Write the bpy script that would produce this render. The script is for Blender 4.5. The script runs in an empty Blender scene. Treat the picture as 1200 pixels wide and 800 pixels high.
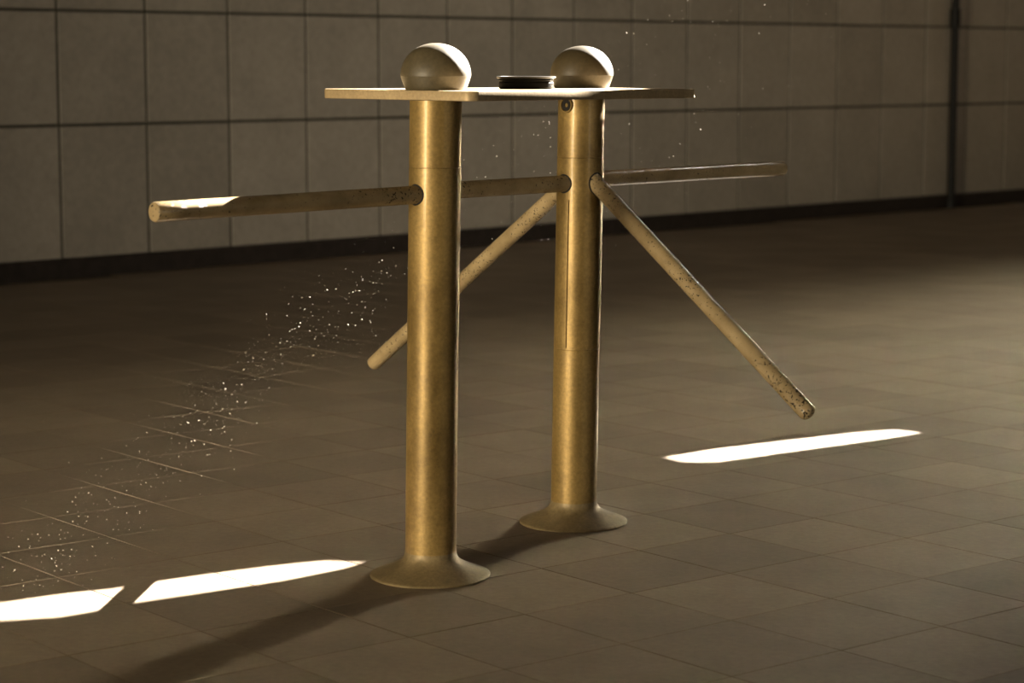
import bpy, bmesh, math, random
from mathutils import Vector, Matrix
from mathutils.geometry import tessellate_polygon
random.seed(7)
R = math.radians
scene = bpy.context.scene
COL = scene.collection

# ------------------------------------------------------------------ camera
F_PX, CAM_H, HORIZON = 2620.0, 1.05, 72.0
PITCH = math.atan((400.0 - HORIZON) / F_PX)
cam_data = bpy.data.cameras.new('camera')
cam_data.sensor_width = 36.0
cam_data.lens = F_PX / 1200.0 * 36.0
cam_data.dof.use_dof = True
cam_data.dof.focus_distance = 4.75
cam_data.dof.aperture_fstop = 5.0
cam_data.clip_end = 200
cam = bpy.data.objects.new('camera', cam_data)
cam.location = (0, 0, CAM_H)
cam.rotation_euler = (math.pi / 2 - PITCH, 0, 0)
COL.objects.link(cam)
scene.camera = cam

# ------------------------------------------------------------------ view, world, sun, daylight, added fills
scene.view_settings.view_transform = 'Standard'
scene.view_settings.look = 'None'
scene.view_settings.gamma = 1.0
scene.view_settings.use_curve_mapping = False
scene.view_settings.exposure = 0.0

world = bpy.data.worlds.new('world')
scene.world = world
world.use_nodes = True
bg = world.node_tree.nodes['Background']
bg.inputs['Color'].default_value = (1.0, 0.95, 0.86, 1)
bg.inputs['Strength'].default_value = 1.2

SUN_AZ, SUN_EL = R(39), R(28)
SUN = Vector((math.sin(SUN_AZ) * math.cos(SUN_EL), math.cos(SUN_AZ) * math.cos(SUN_EL), math.sin(SUN_EL)))
sd = bpy.data.lights.new('sun', 'SUN')
sd.energy = 110.0
sd.angle = R(0.2)
sd.color = (1.0, 0.91, 0.78)
sun = bpy.data.objects.new('sun', sd)
sun.rotation_euler = SUN.to_track_quat('Z', 'Y').to_euler()
sun.location = (6, 10, 12)
COL.objects.link(sun)

# the hall: u runs along the back wall (to the right and away), v comes from the back wall into the room
WAZ = R(45.1)
W0 = Vector((-2.442, 10.6151, 0))
WU = Vector((math.sin(WAZ), math.cos(WAZ), 0))
WV = Vector((math.cos(WAZ), -math.sin(WAZ), 0))
U0, U1, V1, CEIL = -12.0, 12.5, 13.0, 3.5
def room(u, v, z=0.0):
    return W0 + WU * u + WV * v + Vector((0, 0, z))
# window of the right-hand wall, out of frame: its daylight
WIN_V, WIN_W, WIN_Z0, WIN_Z1 = 2.05, 0.9, 1.9, 3.2
def area_light(name, loc, direction, sx, sy, energy, color, spread):
    ld = bpy.data.lights.new(name, 'AREA')
    ld.shape = 'RECTANGLE'; ld.size = sx; ld.size_y = sy
    ld.energy = energy; ld.color = color; ld.spread = R(spread)
    o = bpy.data.objects.new(name, ld)
    o.location = loc
    o.rotation_euler = (-Vector(direction)).to_track_quat('Z', 'Y').to_euler()
    COL.objects.link(o)
    return o
wc = room(U1 - 0.02, WIN_V, (WIN_Z0 + WIN_Z1) / 2)
area_light('window_daylight', wc, Vector((-1.0, 4.2, 0.0)) - wc, WIN_W, WIN_Z1 - WIN_Z0, 45.0, (1.0, 0.86, 0.58), 20)
# added fill windows, unseen: left-hand wall for the posts, behind the camera below
LW_V, LW_W, LW_Z0, LW_Z1 = 6.2, 2.2, 0.2, 1.7
lc = room(U0 + 0.02, LW_V, (LW_Z0 + LW_Z1) / 2)
area_light('left_fill', lc, room(5.0, 3.0, 0.9) - lc, LW_W, LW_Z1 - LW_Z0, 88.0, (1.0, 0.83, 0.56), 40)
# small roof opening and lamp, added to put highlights on the arms
RL = Vector((2.45, 7.75, CEIL - 0.01)); RL_X, RL_Y = 0.22, 0.12
area_light('arm_highlight_lamp', RL, Vector((0.3, 5.1, 0.8)) - RL, RL_X, RL_Y, 5.0, (1.0, 0.93, 0.82), 110)
FW_U, FW_W, FW_Z0, FW_Z1 = -1.0, 4.0, 0.4, 1.8  # added fill behind the camera, brightens back wall and level bars
fc = room(FW_U, V1 - 0.02, (FW_Z0 + FW_Z1) / 2)
area_light('front_fill', fc, room(3.5, 0, 0.7) - fc, FW_W, FW_Z1 - FW_Z0, 27.0, (1.0, 0.89, 0.72), 44)

# ------------------------------------------------------------------ helpers
def new_obj(name, verts, faces, mat, parent=None, smooth=False, link=True):
    me = bpy.data.meshes.new(name)
    me.from_pydata([tuple(v) for v in verts], [], faces)
    me.update()
    bm = bmesh.new(); bm.from_mesh(me)
    bmesh.ops.recalc_face_normals(bm, faces=bm.faces)
    bm.to_mesh(me); bm.free()
    if mat: me.materials.append(mat)
    if smooth:
        for p in me.polygons: p.use_smooth = True
        me.set_sharp_from_angle(angle=R(smooth if smooth is not True else 40))
    o = bpy.data.objects.new(name, me)
    if link: COL.objects.link(o)
    if parent: o.parent = parent
    return o
def empty(name, loc=(0, 0, 0)):
    o = bpy.data.objects.new(name, None)
    o.location = loc; o.empty_display_size = 0.1
    COL.objects.link(o)
    return o
def tag(o, label=None, cat=None, group=None, kind=None):
    if label: o['label'] = label
    if cat: o['category'] = cat
    if group: o['group'] = group
    if kind: o['kind'] = kind
    return o
def box(cx, cy, cz, sx, sy, sz):
    v = [(cx + sx * a / 2, cy + sy * b / 2, cz + sz * c / 2) for c in (-1, 1) for b in (-1, 1) for a in (-1, 1)]
    f = [(0, 2, 3, 1), (4, 5, 7, 6), (0, 1, 5, 4), (2, 6, 7, 3), (0, 4, 6, 2), (1, 3, 7, 5)]
    return v, f
def room_box(u0, u1, v0, v1, z0, z1):
    v = [room(u, w, z) for z in (z0, z1) for w in (v0, v1) for u in (u0, u1)]
    f = [(0, 2, 3, 1), (4, 5, 7, 6), (0, 1, 5, 4), (2, 6, 7, 3), (0, 4, 6, 2), (1, 3, 7, 5)]
    return v, f
def join(parts):
    V, Fc = [], []
    for v, f in parts:
        n = len(V); V += list(v); Fc += [tuple(i + n for i in q) for q in f]
    return V, Fc
def lathe(profile, seg=64, center=(0, 0, 0), angles=None, cap0=True, cap1=True, pos=None):
    """profile: (r, z) list from the bottom up"""
    angles = angles or [2 * math.pi * k / seg for k in range(seg)]
    n = len(angles); V, Fc = [], []
    for j, (r, z) in enumerate(profile):
        for k, a in enumerate(angles):
            rr = r if pos is None else pos(r, z, a)
            V.append((center[0] + rr * math.sin(a), center[1] - rr * math.cos(a), center[2] + z))
    for j in range(len(profile) - 1):
        for k in range(n):
            a, b = j * n + k, j * n + (k + 1) % n
            Fc.append((a, b, b + n, a + n))
    if cap0: Fc.append(tuple(range(n - 1, -1, -1)))
    if cap1: Fc.append(tuple((len(profile) - 1) * n + k for k in range(n)))
    return V, Fc

# ------------------------------------------------------------------ materials
def mat(name):
    m = bpy.data.materials.new(name); m.use_nodes = True
    nt = m.node_tree
    return m, nt, nt.nodes['Principled BSDF']
def node(nt, t, **kw):
    n = nt.nodes.new(t)
    for k, v in kw.items():
        if k.startswith('in_'): n.inputs[k[3:].replace('_', ' ')].default_value = v
        else: setattr(n, k, v)
    return n
def ramp(nt, stops):
    n = nt.nodes.new('ShaderNodeValToRGB')
    e = n.color_ramp.elements
    while len(e) < len(stops): e.new(0.5)
    for q, (p, c) in zip(e, stops):
        q.position = p; q.color = (*c, 1) if len(c) == 3 else c
    return n
def noise(nt, scale, detail=4, rough=0.55, coord='Object', vec=None):
    t = nt.nodes.new('ShaderNodeTexCoord')
    n = nt.nodes.new('ShaderNodeTexNoise')
    n.inputs['Scale'].default_value = scale; n.inputs['Detail'].default_value = detail; n.inputs['Roughness'].default_value = rough
    if vec:
        mp = nt.nodes.new('ShaderNodeMapping'); mp.inputs['Scale'].default_value = vec
        nt.links.new(t.outputs[coord], mp.inputs['Vector']); nt.links.new(mp.outputs['Vector'], n.inputs['Vector'])
    else: nt.links.new(t.outputs[coord], n.inputs['Vector'])
    return n
def mixc(nt, fac, a, b, blend='MIX'):
    m = nt.nodes.new('ShaderNodeMix'); m.data_type = 'RGBA'; m.blend_type = blend
    for sock, val in ((m.inputs[0], fac), (m.inputs[6], a), (m.inputs[7], b)):
        if hasattr(val, 'links'): nt.links.new(val, sock)
        else: sock.default_value = val if not isinstance(val, tuple) or len(val) == 4 else (*val, 1)
    return m.outputs[2]
def bump(nt, height, bsdf, strength, dist=0.01):
    b = nt.nodes.new('ShaderNodeBump'); b.inputs['Strength'].default_value = strength; b.inputs['Distance'].default_value = dist
    nt.links.new(height, b.inputs['Height']); nt.links.new(b.outputs['Normal'], bsdf.inputs['Normal'])

def tile_mat(name, c_dark, c_light, rough, island=False, var=0.25, grain=60):
    m, nt, b = mat(name)
    if island:
        rnd = nt.nodes.new('ShaderNodeNewGeometry').outputs['Random Per Island']
    else:
        rnd = nt.nodes.new('ShaderNodeObjectInfo').outputs['Random']
    base = ramp(nt, [(0.0, c_dark), (1.0, c_light)]); nt.links.new(rnd, base.inputs[0])
    n1 = noise(nt, 3.0, 5, 0.6, 'Generated' if False else 'Object')
    g = nt.nodes.new('ShaderNodeNewGeometry')
    nt.links.new(g.outputs['Position'], n1.inputs['Vector'])
    r1 = ramp(nt, [(0.3, (1 - var,) * 3), (0.7, (1 + var * 0.3,) * 3)]); nt.links.new(n1.outputs[0], r1.inputs[0])
    n2 = noise(nt, grain, 3, 0.7)
    nt.links.new(g.outputs['Position'], n2.inputs['Vector'])
    r2 = ramp(nt, [(0.3, (0.86,) * 3), (0.7, (1.08,) * 3)]); nt.links.new(n2.outputs[0], r2.inputs[0])
    c = mixc(nt, 1.0, base.outputs[0], r1.outputs[0], 'MULTIPLY')
    c = mixc(nt, 1.0, c, r2.outputs[0], 'MULTIPLY')
    nt.links.new(c, b.inputs['Base Color'])
    b.inputs['Roughness'].default_value = rough
    bump(nt, n2.outputs[0], b, 0.25, 0.002)
    return m
M = {}
FT = ((0.180, 0.136, 0.092), (0.245, 0.188, 0.128))
M['floor_tile'] = tile_mat('floor_tile_stone', *FT, 0.55)
M['floor_tile_far'] = tile_mat('floor_tile_stone_far', *FT, 0.55, island=True)
WT = ((0.235, 0.21, 0.172), (0.275, 0.246, 0.204))
M['wall_tile'] = tile_mat('wall_tile_glaze', *WT, 0.5, var=0.15, grain=25)
M['wall_tile_far'] = tile_mat('wall_tile_glaze_far', *WT, 0.5, island=True, var=0.15, grain=25)
def plain(name, col, rough, metallic=0.0, ns=20, amt=0.25):
    m, nt, b = mat(name)
    n1 = noise(nt, ns, 4)
    r1 = ramp(nt, [(0.3, tuple(c * (1 - amt) for c in col)), (0.7, tuple(min(1, c * (1 + amt)) for c in col))])
    nt.links.new(n1.outputs[0], r1.inputs[0]); nt.links.new(r1.outputs[0], b.inputs['Base Color'])
    b.inputs['Roughness'].default_value = rough; b.inputs['Metallic'].default_value = metallic
    return m
M['grout'] = plain('grout', (0.10, 0.078, 0.054), 0.9)
M['wall_grout'] = plain('wall_grout', (0.04, 0.037, 0.026), 0.95)
M['skirting'] = plain('skirting_stone', (0.022, 0.017, 0.014), 0.6)
M['plaster'] = plain('plaster', (0.30, 0.26, 0.21), 0.9, ns=2)
M['black'] = plain('black_iron', (0.008, 0.008, 0.008), 0.55)
M['window_paint'] = plain('window_paint', (0.12, 0.10, 0.08), 0.6)
M['tin_black'] = plain('black_enamel', (0.004, 0.004, 0.004), 0.55, ns=60)
for k in ('skirting', 'black', 'tin_black'): M[k].node_tree.nodes['Principled BSDF'].inputs['Specular IOR Level'].default_value = 0.15
M['tin_black'].node_tree.nodes['Principled BSDF'].inputs['Specular IOR Level'].default_value = 0.04
M['gap'] = plain('dark_gap', (0.01, 0.008, 0.006), 0.9)

def brass(name, c0, c1, c2, rough, metallic, stain=0.8):
    m, nt, b = mat(name)
    n1 = noise(nt, 9, 6, 0.65, vec=(1, 1, 0.35))
    r1 = ramp(nt, [(0.25, c0), (0.5, c1), (0.75, c2)]); nt.links.new(n1.outputs[0], r1.inputs[0])
    n2 = noise(nt, 140, 3, 0.7)
    r2 = ramp(nt, [(0.3, (0.75,) * 3), (0.7, (1.1,) * 3)]); nt.links.new(n2.outputs[0], r2.inputs[0])
    c = mixc(nt, 1.0, r1.outputs[0], r2.outputs[0], 'MULTIPLY')
    n4 = noise(nt, 3.2, 6, 0.7, vec=(1, 1, 0.8))
    r4 = ramp(nt, [(0.36, (0.55, 0.52, 0.45)), (0.5, (1.0, 1.0, 1.0))]); nt.links.new(n4.outputs[0], r4.inputs[0])
    c = mixc(nt, stain, c, mixc(nt, 1.0, c, r4.outputs[0], 'MULTIPLY'))
    nt.links.new(c, b.inputs['Base Color'])
    rr = ramp(nt, [(0.3, (rough - 0.08,) * 3), (0.7, (rough + 0.12,) * 3)]); nt.links.new(n1.outputs[0], rr.inputs[0])
    nt.links.new(rr.outputs[0], b.inputs['Roughness'])
    b.inputs['Metallic'].default_value = metallic
    bump(nt, n2.outputs[0], b, 0.12, 0.001)
    return m
M['brass'] = brass('aged_brass', (0.15, 0.098, 0.032), (0.27, 0.18, 0.058), (0.36, 0.245, 0.085), 0.48, 0.5)
_b = M['brass'].node_tree.nodes['Principled BSDF']
_b.inputs['Coat Weight'].default_value = 0.06; _b.inputs['Coat Roughness'].default_value = 0.09
M['brass_dull'] = brass('dull_brass_flange', (0.17, 0.125, 0.06), (0.24, 0.18, 0.09), (0.30, 0.225, 0.115), 0.5, 0.3)
M['plate'] = brass('plate_metal', (0.30, 0.22, 0.115), (0.37, 0.275, 0.15), (0.43, 0.325, 0.18), 0.5, 0.25, 0.3)
M['knob'] = brass('knob_stone', (0.055, 0.043, 0.023), (0.076, 0.06, 0.032), (0.10, 0.079, 0.043), 0.5, 0.0)
def paint(name):
    m, nt, b = mat(name)
    n1 = noise(nt, 14, 5, 0.6)
    r1 = ramp(nt, [(0.3, (0.21, 0.155, 0.08)), (0.7, (0.34, 0.26, 0.145))]); nt.links.new(n1.outputs[0], r1.inputs[0])
    n2 = noise(nt, 160, 3, 0.65)            # chipped spots
    n3 = noise(nt, 6, 2, 0.5)
    ad = nt.nodes.new('ShaderNodeMath'); ad.operation = 'MULTIPLY_ADD'
    nt.links.new(n3.outputs[0], ad.inputs[0]); ad.inputs[1].default_value = 0.45; nt.links.new(n2.outputs[0], ad.inputs[2])
    chip = ramp(nt, [(0.875, (0, 0, 0)), (0.90, (1, 1, 1))]); nt.links.new(ad.outputs[0], chip.inputs[0])
    c = mixc(nt, chip.outputs[0], r1.outputs[0], (0.03, 0.024, 0.016, 1))
    nt.links.new(c, b.inputs['Base Color'])
    b.inputs['Roughness'].default_value = 0.26
    inv = nt.nodes.new('ShaderNodeMath'); inv.operation = 'SUBTRACT'; inv.inputs[0].default_value = 1
    nt.links.new(chip.outputs[0], inv.inputs[1])
    bump(nt, inv.outputs[0], b, 0.4, 0.0008)
    return m
M['arm'] = paint('chipped_cream_paint')
md, nt, b = mat('dust'); b.inputs['Base Color'].default_value = (0.85, 0.8, 0.72, 1); b.inputs['Roughness'].default_value = 0.9
M['dust'] = md

# ------------------------------------------------------------------ setting: floor
FZ = -0.003                     # bed of the joints
corners = [room(U0 - .2, -.2, 0), room(U1 + .2, -.2, 0), room(U1 + .2, V1 + .2, 0), room(U0 - .2, V1 + .2, 0)]
fv = [(c.x, c.y, FZ) for c in corners] + [(c.x, c.y, -0.25) for c in corners]
floor = new_obj('floor', fv, [(0, 1, 2, 3), (4, 7, 6, 5), (0, 4, 5, 1), (1, 5, 6, 2), (2, 6, 7, 3), (3, 7, 4, 0)], M['grout'])
tag(floor, kind='structure')
T_AZ = R(51)
D2 = Vector((math.sin(T_AZ), math.cos(T_AZ), 0)); D1 = Vector((-math.cos(T_AZ), math.sin(T_AZ), 0))
S2, S1, O2, O1 = 0.2745, 0.281, 2.652, 2.674
def slab(hx, hy, z0, z1, ch):
    """tile body with a chamfered upper edge"""
    v, f = [], []
    for (x, y, z) in ((hx, hy, z0), (hx, hy, z1 - ch), (hx - ch, hy - ch, z1)):
        v += [(-x, -y, z), (x, -y, z), (x, y, z), (-x, y, z)]
    for j in (0, 4):
        for k in range(4): f.append((j + k, j + (k + 1) % 4, j + 4 + (k + 1) % 4, j + 4 + k))
    f.append((8, 9, 10, 11))
    return v, f
tv, tf = slab(S2 / 2 - 0.0009, S1 / 2 - 0.0009, FZ - 0.002, 0.0, 0.0009)
tile_proto = new_obj('floor_tile', tv, tf, M['floor_tile'], link=False)
def project(p):
    y, z = p[1], p[2] - CAM_H
    d = y * math.cos(PITCH) - z * math.sin(PITCH)
    return 600 + F_PX * p[0] / d, 400 - F_PX * (y * math.sin(PITCH) + z * math.cos(PITCH)) / d, d
cells = []
for i in range(-60, 75):
    for j in range(-60, 90):
        c = D2 * (O2 + (i + .5) * S2) + D1 * (O1 + (j + .5) * S1)
        u, v = (c - W0).dot(WU), (c - W0).dot(WV)
        if not (U0 + .1 < u < U1 - .1 and 0.0 < v < V1 - .1): continue
        vis = 1e9
        if c.y > 1.5:
            x, y, d = project(c)
            if -60 < x < 1260 and 0 < y < 860: vis = d
        cells.append((vis, i, j, c))
cells.sort(key=lambda q: (q[0], q[1], q[2]))
far_v, far_f = [], []
rot = math.atan2(D2.y, D2.x)
for n, (vis, i, j, c) in enumerate(cells):
    h = random.uniform(-0.0003, 0.0003)
    if n < 300:
        o = tile_proto if n == 0 else tile_proto.copy()
        COL.objects.link(o)
        o.location = (c.x, c.y, h); o.rotation_euler = (0, 0, rot); o.parent = floor
    else:
        k = len(far_v)
        far_v += [c + D2 * x + D1 * y + Vector((0, 0, z + h)) for (x, y, z) in tv]
        far_f += [tuple(a + k for a in q) for q in tf]
far = new_obj('floor_tiles_beyond', far_v, far_f, M['floor_tile_far'], floor)
tag(far, kind='stuff')

# ------------------------------------------------------------------ setting: back wall with its tiles and skirting
v, f = room_box(U0 - .2, U1 + .2, -0.3, -0.005, -0.2, CEIL)
wall_back = tag(new_obj('wall_back', v, f, M['wall_grout']), kind='structure')
ROWS = [-0.0, 0.743, 1.295, 1.847, 2.399, 2.951, 3.503]
TW, TU0, GAP = 0.5165, 0.356, 0.007
wv_, wf_ = [], []
protos = {}
for k in range(-24, 24):
    ua, ub = TU0 + TW * k, TU0 + TW * (k + 1)
    if ub < U0 or ua > U1: continue
    for r in range(6):
        z0, z1 = ROWS[r], min(ROWS[r + 1], CEIL)
        hx, hz = TW / 2 - GAP, (z1 - z0) / 2 - GAP
        sv, sf = slab(hx, hz, -0.016, 0.0, 0.003)
        # local: x along wall, y up, z out of the wall
        loc = room((ua + ub) / 2, 0, (z0 + z1) / 2)
        mtx = Matrix(((WU.x, 0, WV.x), (WU.y, 0, WV.y), (0, 1, 0))).to_4x4()
        off = random.uniform(-0.0015, 0.0015)
        if -2 <= k <= 17 and r < 3:
            key = round(hz, 4)
            if key not in protos:
                o = new_obj('wall_tile', sv, sf, M['wall_tile']); protos[key] = o
            else:
                o = protos[key].copy(); COL.objects.link(o)
            o.matrix_world = Matrix.Translation(loc + WV * off) @ mtx
            o.parent = wall_back
        else:
            n0 = len(wv_)
            wv_ += [mtx @ Vector(q) + loc + WV * off for q in sv]; wf_ += [tuple(a + n0 for a in q) for q in sf]
tag(new_obj('wall_tiles_beyond', wv_, wf_, M['wall_tile_far'], wall_back), kind='stuff')
prof = [(0.0, -0.002), (0.022, -0.002), (0.022, 0.082), (0.019, 0.092), (0.010, 0.098), (0.0, 0.098)]
bv, bf = [], []
for u in (U0, U1):
    bv += [room(u, w, z) for w, z in prof]
n = len(prof)
bf = [(k, (k + 1) % n, n + (k + 1) % n, n + k) for k in range(n)] + [tuple(range(n)), tuple(range(2 * n - 1, n - 1, -1))]
tag(new_obj('baseboard_back', bv, bf, M['skirting']), kind='structure')

# ------------------------------------------------------------------ setting: other walls and the ceiling, with slots cut to shape the sunlight
def wall_u(name, u0, u1, va, vb, holes):
    parts = []
    if holes:
        (h0, h1, z0, z1) = holes
        parts += [room_box(u0, u1, va, h0, -0.2, CEIL), room_box(u0, u1, h1, vb, -0.2, CEIL),
                  room_box(u0, u1, h0, h1, -0.2, z0), room_box(u0, u1, h0, h1, z1, CEIL)]
    else: parts.append(room_box(u0, u1, va, vb, -0.2, CEIL))
    v, f = join(parts)
    return tag(new_obj(name, v, f, M['plaster']), kind='structure')
wall_u('wall_right', U1, U1 + 0.3, -0.3, V1 + .3, (WIN_V - WIN_W / 2, WIN_V + WIN_W / 2, WIN_Z0, WIN_Z1))
wall_u('wall_left', U0 - 0.3, U0, -0.3, V1 + .3, (LW_V - LW_W / 2, LW_V + LW_W / 2, LW_Z0, LW_Z1))
parts = [room_box(U0, FW_U - FW_W / 2, V1, V1 + .3, -.2, CEIL), room_box(FW_U + FW_W / 2, U1, V1, V1 + .3, -.2, CEIL),
         room_box(FW_U - FW_W / 2, FW_U + FW_W / 2, V1, V1 + .3, -.2, FW_Z0), room_box(FW_U - FW_W / 2, FW_U + FW_W / 2, V1, V1 + .3, FW_Z1, CEIL)]
v, f = join(parts)
tag(new_obj('wall_front', v, f, M['plaster']), kind='structure')
# unseen square pillar, added to block window light from the near right floor
pc = Vector((3.50, 8.76, 0)) - W0
pcu, pcv = pc.dot(WU), pc.dot(WV)
v, f = join([room_box(pcu - .165, pcu + .165, pcv - .165, pcv + .165, -0.002, CEIL), room_box(pcu - .18, pcu + .18, pcv - .18, pcv + .18, -0.002, 0.12)])
tag(new_obj('shade_pillar', v, f, M['plaster']), kind='structure')
fw = 0.05
v, f = join([room_box(U1 + .1, U1 + .16, a, b_, c, d) for a, b_, c, d in (
    (WIN_V - WIN_W / 2, WIN_V - WIN_W / 2 + fw, WIN_Z0, WIN_Z1), (WIN_V + WIN_W / 2 - fw, WIN_V + WIN_W / 2, WIN_Z0, WIN_Z1),
    (WIN_V - WIN_W / 2, WIN_V + WIN_W / 2, WIN_Z0, WIN_Z0 + fw), (WIN_V - WIN_W / 2, WIN_V + WIN_W / 2, WIN_Z1 - fw, WIN_Z1),
    (WIN_V - .02, WIN_V + .02, WIN_Z0, WIN_Z1))])
tag(new_obj('window_1', v, f, M['window_paint']), kind='structure')
v, f = join([room_box(a, b_, V1 + .1, V1 + .16, c, d) for a, b_, c, d in (
    [(FW_U - FW_W / 2, FW_U + FW_W / 2, FW_Z0, FW_Z0 + fw), (FW_U - FW_W / 2, FW_U + FW_W / 2, FW_Z1 - fw, FW_Z1)] +
    [(FW_U - FW_W / 2 + t * FW_W / 4 - .02, FW_U - FW_W / 2 + t * FW_W / 4 + .02, FW_Z0, FW_Z1) for t in range(5)])])
tag(new_obj('fill_window_front', v, f, M['window_paint']), kind='structure')  # frame of the added fill window behind the camera
v, f = join([room_box(U0 - .16, U0 - .1, a, b_, c, d) for a, b_, c, d in (
    [(LW_V - LW_W / 2, LW_V + LW_W / 2, LW_Z0, LW_Z0 + fw), (LW_V - LW_W / 2, LW_V + LW_W / 2, LW_Z1 - fw, LW_Z1)] +
    [(LW_V - LW_W / 2 + t * (LW_W - fw) / 2, LW_V - LW_W / 2 + t * (LW_W - fw) / 2 + fw, LW_Z0, LW_Z1) for t in range(3)])])
tag(new_obj('fill_window_left', v, f, M['window_paint']), kind='structure')  # frame of the added left fill window

def up(pts, z):                 # carry a plan outline at height z up along the sun's rays to the ceiling
    k = (CEIL - z) / SUN.z
    return [Vector((x + SUN.x * k, y + SUN.y * k, CEIL)) for x, y in pts]
slot_a = [(-1.55, 3.99), (-1.205, 4.167), (-1.001, 4.276), (-0.899, 4.346), (-0.791, 4.401), (-0.745, 4.442), (-0.618, 4.529), (-0.485, 4.608), (-0.398, 4.649), (-0.316, 4.633),
          (-0.356, 4.572), (-0.47, 4.464), (-0.597, 4.375), (-0.75, 4.269), (-0.805, 4.207), (-0.862, 4.161), (-0.969, 4.134), (-1.181, 4.083), (-1.5, 3.9)]
slot_c = [(0.409, 5.897), (0.56, 6.03), (0.763, 6.162), (0.973, 6.292), (1.105, 6.351), (1.168, 6.292), (1.027, 6.176), (0.791, 6.009), (0.614, 5.877), (0.542, 5.826), (0.451, 5.826)]  # slots a and c are shaped from the sunlit floor patches
slot_d = [(-0.85, 4.15), (-0.55, 3.8), (-0.05, 4.25), (0.2, 4.66), (0.31, 4.93), (0.285, 5.15), (0.10, 5.16), (-0.33, 4.66), (-0.6, 4.5)]  # shaped so sun reaches only plate, knobs and left arm
loops = [[room(U0 - .2, -.2, CEIL), room(U1 + .2, -.2, CEIL), room(U1 + .2, V1 + .2, CEIL), room(U0 - .2, V1 + .2, CEIL)],
         up(slot_a, 0), up(slot_c, 0), up(slot_d, 1.0),
         [Vector((RL.x + a * RL_X / 2, RL.y + b_ * RL_Y / 2, CEIL)) for a, b_ in ((-1, -1), (1, -1), (1, 1), (-1, 1))]]  # opening for the added highlight lamp
flat = [p for l in loops for p in l]
tris = [tuple(t) for t in tessellate_polygon(loops)]
ceiling = tag(new_obj('ceiling', flat, tris, M['plaster']), kind='structure')
sm = ceiling.modifiers.new('thickness', 'SOLIDIFY'); sm.thickness = 0.006; sm.offset = 0

# ------------------------------------------------------------------ black pipe against the back wall
pu = 7.86
pipe = empty('drain_pipe', room(pu, 0.055, 0))
tag(pipe, 'thin black vertical pipe running up the tiled wall at the right', 'pipe')
def local_lathe(name, prof, m, parent, seg=24, at=(0, 0, 0), smooth=40):
    v, f = lathe(prof, seg, at)
    return new_obj(name, v, f, m, parent, smooth)
local_lathe('pipe_shaft', [(0.027, 0.03), (0.027, CEIL - 0.01)], M['black'], pipe)
local_lathe('pipe_foot', [(0.036, -0.001), (0.036, 0.05), (0.030, 0.065), (0.027, 0.066)], M['black'], pipe)
local_lathe('pipe_coupling', [(0.029, 1.30), (0.037, 1.305), (0.037, 1.42), (0.029, 1.425)], M['black'], pipe)

# ------------------------------------------------------------------ the turnstile
B1 = Vector((-0.1684, 4.5099, 0)); B2 = Vector((0.1408, 5.0476, 0))
LEAN = 0.016
A_AZ = R(46)
AD = Vector((math.sin(A_AZ), math.cos(A_AZ), 0)); AE = Vector((math.cos(A_AZ), -math.sin(A_AZ), 0))
PR, AR = 0.0525, 0.0185
root = empty('turnstile', B1)
tag(root, 'brass two-post turnstile with flared feet, flat top plate and cream bar arms', 'turnstile')
def part(name, v, f, m, parent=root, smooth=40, lean=True):
    """world-space verts; the whole stand leans a little to the right"""
    vv = [Vector((p[0] + (LEAN * max(p[2], 0) if lean else 0), p[1], p[2])) for p in v]
    base = B1
    vv = [p - base for p in vv]
    return new_obj(name, vv, f, m, parent, smooth)
def ground(v, b): return [(p[0], p[1], p[2]) for p in v]

PLATE_TOP = 0.9925; PLATE_T = 0.0195
def groove(z, w=0.0012, d=0.0012):
    return [(PR, z - w), (PR - d, z - w * 0.5), (PR - d, z + w * 0.5), (PR, z + w)]
def post(b, grooves, slit=None):
    prof = [(PR, 0.02)]
    zs = sorted(set(grooves))
    for z in zs: prof += groove(z)
    if slit:
        ph, z0, z1 = slit
        prof += [(PR, z0 - .001), (PR, z0), (PR, z1), (PR, z1 + .001)]
    prof.append((PR, PLATE_TOP - PLATE_T - 0.0002))
    prof.sort(key=lambda q: q[1])
    angs = [2 * math.pi * k / 72 for k in range(72)]
    fn = None
    if slit:
        w = 0.0010 / PR
        ph %= 2 * math.pi
        angs = [a for a in angs if abs(a - ph) > 2.2 * w] + [ph - 1.3 * w, ph - w, ph + w, ph + 1.3 * w]
        angs.sort()
        def fn(r, z, a):
            if z0 <= z <= z1 and abs(a - ph) <= 1.05 * w: return r - 0.004
            return r
    v, f = lathe(prof, 72, b, angles=angs, pos=fn)
    return part('post', v, f, M['brass'], smooth=30)
post1 = post(B1, [0.839])
post2 = post(B2, [0.836, 0.404], slit=(R(-29), 0.41, 0.742))
post1['label'] = 'nearer brass post with a bright vertical glint'
post2['label'] = 'farther brass post with a narrow vertical slit'
flange_prof = [(0.121, 0.0), (0.1235, 0.0012), (0.124, 0.004), (0.122, 0.0062), (0.1195, 0.0074), (0.107, 0.0120), (0.094, 0.0172),
               (0.082, 0.0222), (0.072, 0.0268), (0.064, 0.0315), (0.0582, 0.0365), (0.0545, 0.043), (0.0530, 0.049), (0.0526, 0.052)]
for b, pp in ((B1, post1), (B2, post2)):
    v, f = lathe(flange_prof, 96, b)
    part('flange', v, f, M['brass_dull'], pp, smooth=50)
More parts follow.
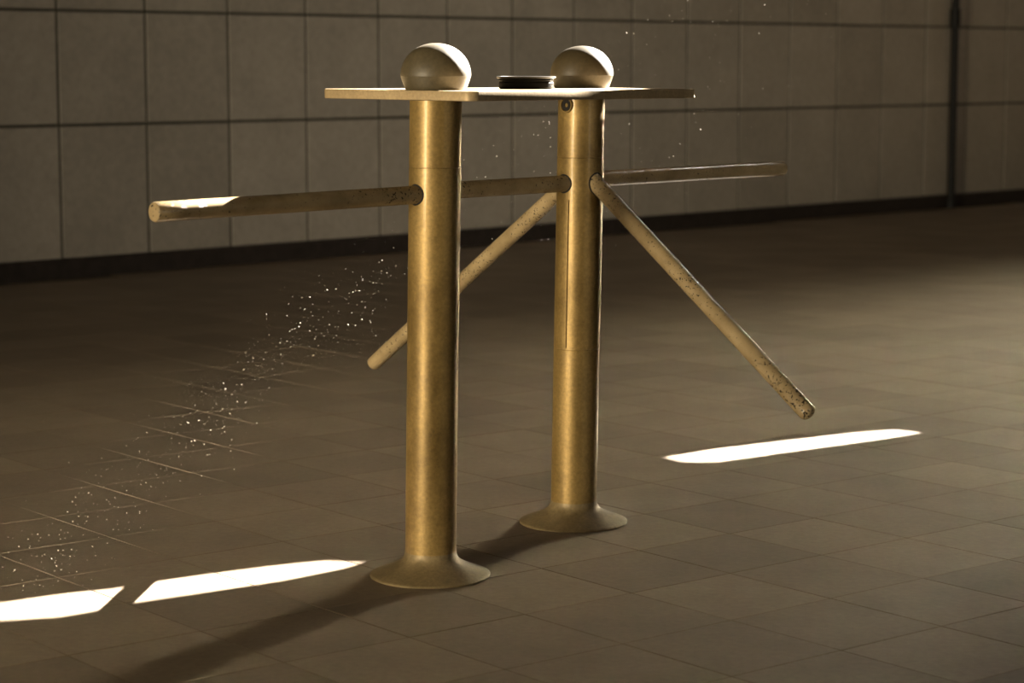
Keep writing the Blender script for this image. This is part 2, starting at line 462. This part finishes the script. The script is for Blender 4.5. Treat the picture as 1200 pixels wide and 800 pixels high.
# screw boss high on the farther post
ph = R(-41)
nrm = Vector((math.sin(ph), -math.cos(ph), 0)); tan = Vector((math.cos(ph), math.sin(ph), 0)); zz = Vector((0, 0, 1))
def disc_profile(c, prof, seg=32):
    V, Fc = [], []
    for r, h in prof:
        for k in range(seg):
            a = 2 * math.pi * k / seg
            V.append(c + tan * (r * math.cos(a)) + zz * (r * math.sin(a)) + nrm * h)
    for j in range(len(prof) - 1):
        for k in range(seg):
            a, b_ = j * seg + k, j * seg + (k + 1) % seg
            Fc.append((a, b_, b_ + seg, a + seg))
    Fc.append(tuple((len(prof) - 1) * seg + k for k in range(seg)))
    return V, Fc
bc = B2 + nrm * PR + zz * 0.9535
v, f = disc_profile(bc, [(0.0175, -0.008), (0.0175, 0.0022), (0.0165, 0.0032), (0.0142, 0.0032), (0.0135, 0.0015), (0.0135, -0.002)])
boss = part('screw_boss', v, f, M['brass'], post2)
v, f = disc_profile(bc, [(0.0128, -0.006), (0.0128, 0.0012), (0.011, 0.0024), (0.005, 0.0024), (0.0045, -0.001)])
part('screw', v, f, M['gap'], post2)['label'] = 'dark round screw'

# arms
def arm(base, d3, length, z_root, z_end, end, label, start=0.02):
    """d3: plan direction; the bar runs from the post axis outwards"""
    a = base + Vector((0, 0, z_root)); e = base + d3 * length + Vector((0, 0, z_end))
    # positions were taken with the lean of the stand already in them at bar height
    ax = (e - a).normalized(); L = (e - a).length
    s = ax.cross(Vector((0, 0, 1))).normalized(); t = s.cross(ax).normalized()
    if end == 'flat': tail = [(L - 0.0035, AR), (L - 0.001, AR - 0.0012), (L, AR - 0.0035)]
    else: tail = [(L + AR * 0.8 * math.sin(q), AR * math.cos(q) ** 0.7) for q in (0, .3, .6, .85, 1.1, 1.3, 1.45, 1.53)]
    prof = [(start, AR)] + [(start + (L - start) * q / 12, AR) for q in range(1, 12)] + tail
    n = 40; V, Fc = [], []
    for h, r in prof:
        for k in range(n):
            q = 2 * math.pi * k / n
            V.append(a + ax * h + s * (r * math.cos(q)) + t * (r * math.sin(q)))
    for j in range(len(prof) - 1):
        for k in range(n):
            p, q = j * n + k, j * n + (k + 1) % n
            Fc.append((p, q, q + n, p + n))
    Fc += [tuple(range(n - 1, -1, -1)), tuple((len(prof) - 1) * n + k for k in range(n))]
    o = part('arm', V, Fc, M['arm'], root, smooth=35)
    o['label'] = label
    # dark joint where the bar enters the post: a thin bead along the line of intersection
    ring = []
    rr = AR + 0.0012
    for k in range(48):
        q = 2 * math.pi * k / 48
        o0 = a + s * (rr * math.cos(q)) + t * (rr * math.sin(q)) - base
        A = ax.x ** 2 + ax.y ** 2; Bq = o0.x * ax.x + o0.y * ax.y; C = o0.x ** 2 + o0.y ** 2 - PR ** 2
        h = (-Bq + math.sqrt(max(0, Bq * Bq - A * C))) / A
        ring.append(base + o0 + ax * h)
    V, Fc = [], []
    m_ = 8
    for k in range(48):
        p = ring[k]; tg = (ring[(k + 1) % 48] - ring[k - 1]).normalized()
        out = Vector((p.x - base.x, p.y - base.y, 0)).normalized(); sd_ = tg.cross(out).normalized()
        for j in range(m_):
            q = 2 * math.pi * j / m_
            V.append(p + out * (0.0012 * math.cos(q)) + sd_ * (0.0019 * math.sin(q)))
    for k in range(48):
        for j in range(m_):
            a0, a1 = k * m_ + j, k * m_ + (j + 1) % m_
            b0, b1 = ((k + 1) % 48) * m_ + j, ((k + 1) % 48) * m_ + (j + 1) % m_
            Fc.append((a0, a1, b1, b0))
    part('socket_rim', V, Fc, M['gap'], o)
    return o
arm(B1, -AD, 0.683, 0.7858, 0.7801, 'flat', 'level cream bar reaching left from the nearer post')
arm(B2, -AD, 0.455, 0.7788, 0.7772, 'flat', 'level cream bar between the two posts')
arm(B2, AD, 0.718, 0.785, 0.7875, 'flat', 'level cream bar reaching right from the farther post')
arm(B2, AE, 0.665, 0.816, 0.333, 'round', 'sloping chipped cream bar descending to the right')
arm(B2, -AE, 0.705, 0.803, 0.302, 'round', 'sloping chipped cream bar descending to the left')

# plate: rounded rectangle
P_AZ = R(40)
PA = Vector((math.sin(P_AZ), math.cos(P_AZ), 0)); PB = Vector((-math.cos(P_AZ), math.sin(P_AZ), 0))
PN = Vector((-0.078, 4.352, 0)); PL, PW = 0.758, 0.412
PTILT = 0.006
def plate_z(x): return PLATE_TOP - (x + 0.02) * PTILT
outline = []
cr = 0.022
for (ca, cb, a0) in ((cr, cr, 180), (PL - cr, cr, 270), (PL - cr, PW - cr, 0), (cr, PW - cr, 90)):
    for k in range(7):
        q = R(a0 + 15 * k)
        outline.append((ca + cr * math.cos(q), cb + cr * math.sin(q), math.cos(q), math.sin(q)))
V, Fc = [], []
layers = [(-PLATE_T, -0.0012), (-PLATE_T + 0.0012, 0), (-0.0015, 0), (-0.0004, -0.0006), (0, -0.002)]
for h, off in layers:
    for (a, b_, na, nb) in outline:
        p = PN + PA * (a + na * off) + PB * (b_ + nb * off)
        V.append(Vector((p.x, p.y, plate_z(p.x) + h)))
n = len(outline)
for j in range(len(layers) - 1):
    for k in range(n):
        Fc.append((j * n + k, j * n + (k + 1) % n, (j + 1) * n + (k + 1) % n, (j + 1) * n + k))
Fc += [tuple(range(n - 1, -1, -1)), tuple((len(layers) - 1) * n + k for k in range(n))]
part('top_plate', V, Fc, M['plate'], lean=False, smooth=30)

# domed knobs on the plate above the posts
kp = [(0.0595, 0.0), (0.0605, 0.0008), (0.0635, 0.008), (0.0672, 0.017), (0.0698, 0.0255), (0.0702, 0.0268), (0.0708, 0.0276)]
for k in range(1, 25):
    q = math.pi / 2 * k / 24
    kp.append((max(0.0711 * math.cos(q) ** 0.95, 0.0004), 0.0280 + 0.0655 * math.sin(q)))
for b in (B1, B2):
    c = Vector((b.x + LEAN * 0.975, b.y, 0)); c.z = plate_z(c.x) - 0.0003
    v, f = lathe(kp, 64, c)
    part('knob', v, f, M['knob'], lean=False, smooth=30)

# ------------------------------------------------------------------ shallow black tin on the plate
tc = Vector((0.030, 4.775, 0)); tc.z = plate_z(tc.x) + 0.0002
tin = empty('ashtray', tc)
tag(tin, 'shallow round black metal ashtray on the plate between the two domed knobs', 'ashtray')
local_lathe('dish', [(0.054, 0.0), (0.057, 0.0012), (0.0585, 0.004), (0.0585, 0.0125), (0.0570, 0.0145), (0.0570, 0.0165), (0.0585, 0.0185),
                     (0.0585, 0.0215), (0.0575, 0.0225), (0.0545, 0.0225), (0.0535, 0.012), (0.051, 0.0075), (0.001, 0.0065)], M['tin_black'], tin, 64, smooth=25)
local_lathe('rim', [(0.0578, 0.0222), (0.0618, 0.0225), (0.0632, 0.0238), (0.0630, 0.0256), (0.0612, 0.0266), (0.0560, 0.0264), (0.0545, 0.0250), (0.0545, 0.0222)],
            plain('worn_rim', (0.03, 0.027, 0.022), 0.35, 0.1, 90), tin, 64, smooth=35)

# ------------------------------------------------------------------ dust in the sunbeam of the left shaped slot
rng = random.Random(11)
def in_poly(x, y, poly):
    c = False; j = len(poly) - 1
    for i in range(len(poly)):
        (xi, yi), (xj, yj) = poly[i], poly[j]
        if (yi > y) != (yj > y) and x < (xj - xi) * (y - yi) / (yj - yi) + xi: c = not c
        j = i
    return c
dv, df = [], []
count = 0; tries = 0
while count < 900 and tries < 400000:
    tries += 1
    x, y = rng.uniform(-1.55, -0.30), rng.uniform(3.88, 4.66)
    if not in_poly(x, y, slot_a): continue
    t = rng.uniform(0.03, 2.6)
    p = Vector((x, y, 0)) + SUN * t
    # a drifting cloud, thickest low down at the left
    c0 = -1.03 + 0.02 * t
    dens = math.exp(-((x - c0) / 0.10) ** 2) * (1.0 if t < 1.25 else 0.22)
    if t > 1.25: dens = max(dens, 0.05 if x > -1.0 else 0)
    if rng.random() > dens: continue
    r = 0.00045 + 0.0008 * rng.random() ** 3 + (0.0007 if rng.random() < 0.02 else 0)
    k = len(dv)
    q = [Vector((rng.gauss(0, 1), rng.gauss(0, 1), rng.gauss(0, 1))).normalized() for _ in range(2)]
    e1 = q[0]; e2 = e1.cross(q[1]).normalized(); e3 = e1.cross(e2)
    st = rng.uniform(0.8, 2.2)
    dv += [p + e1 * r * st, p - e1 * r * st, p + e2 * r, p - e2 * r, p + e3 * r, p - e3 * r]
    df += [tuple(a + k for a in tri) for tri in ((0, 2, 4), (2, 1, 4), (1, 3, 4), (3, 0, 4), (2, 0, 5), (1, 2, 5), (3, 1, 5), (0, 3, 5))]
    count += 1
dust = new_obj('dust_motes', dv, df, M['dust'])
tag(dust, 'fine pale dust drifting in the sunbeam left of the turnstile', 'dust', kind='stuff')
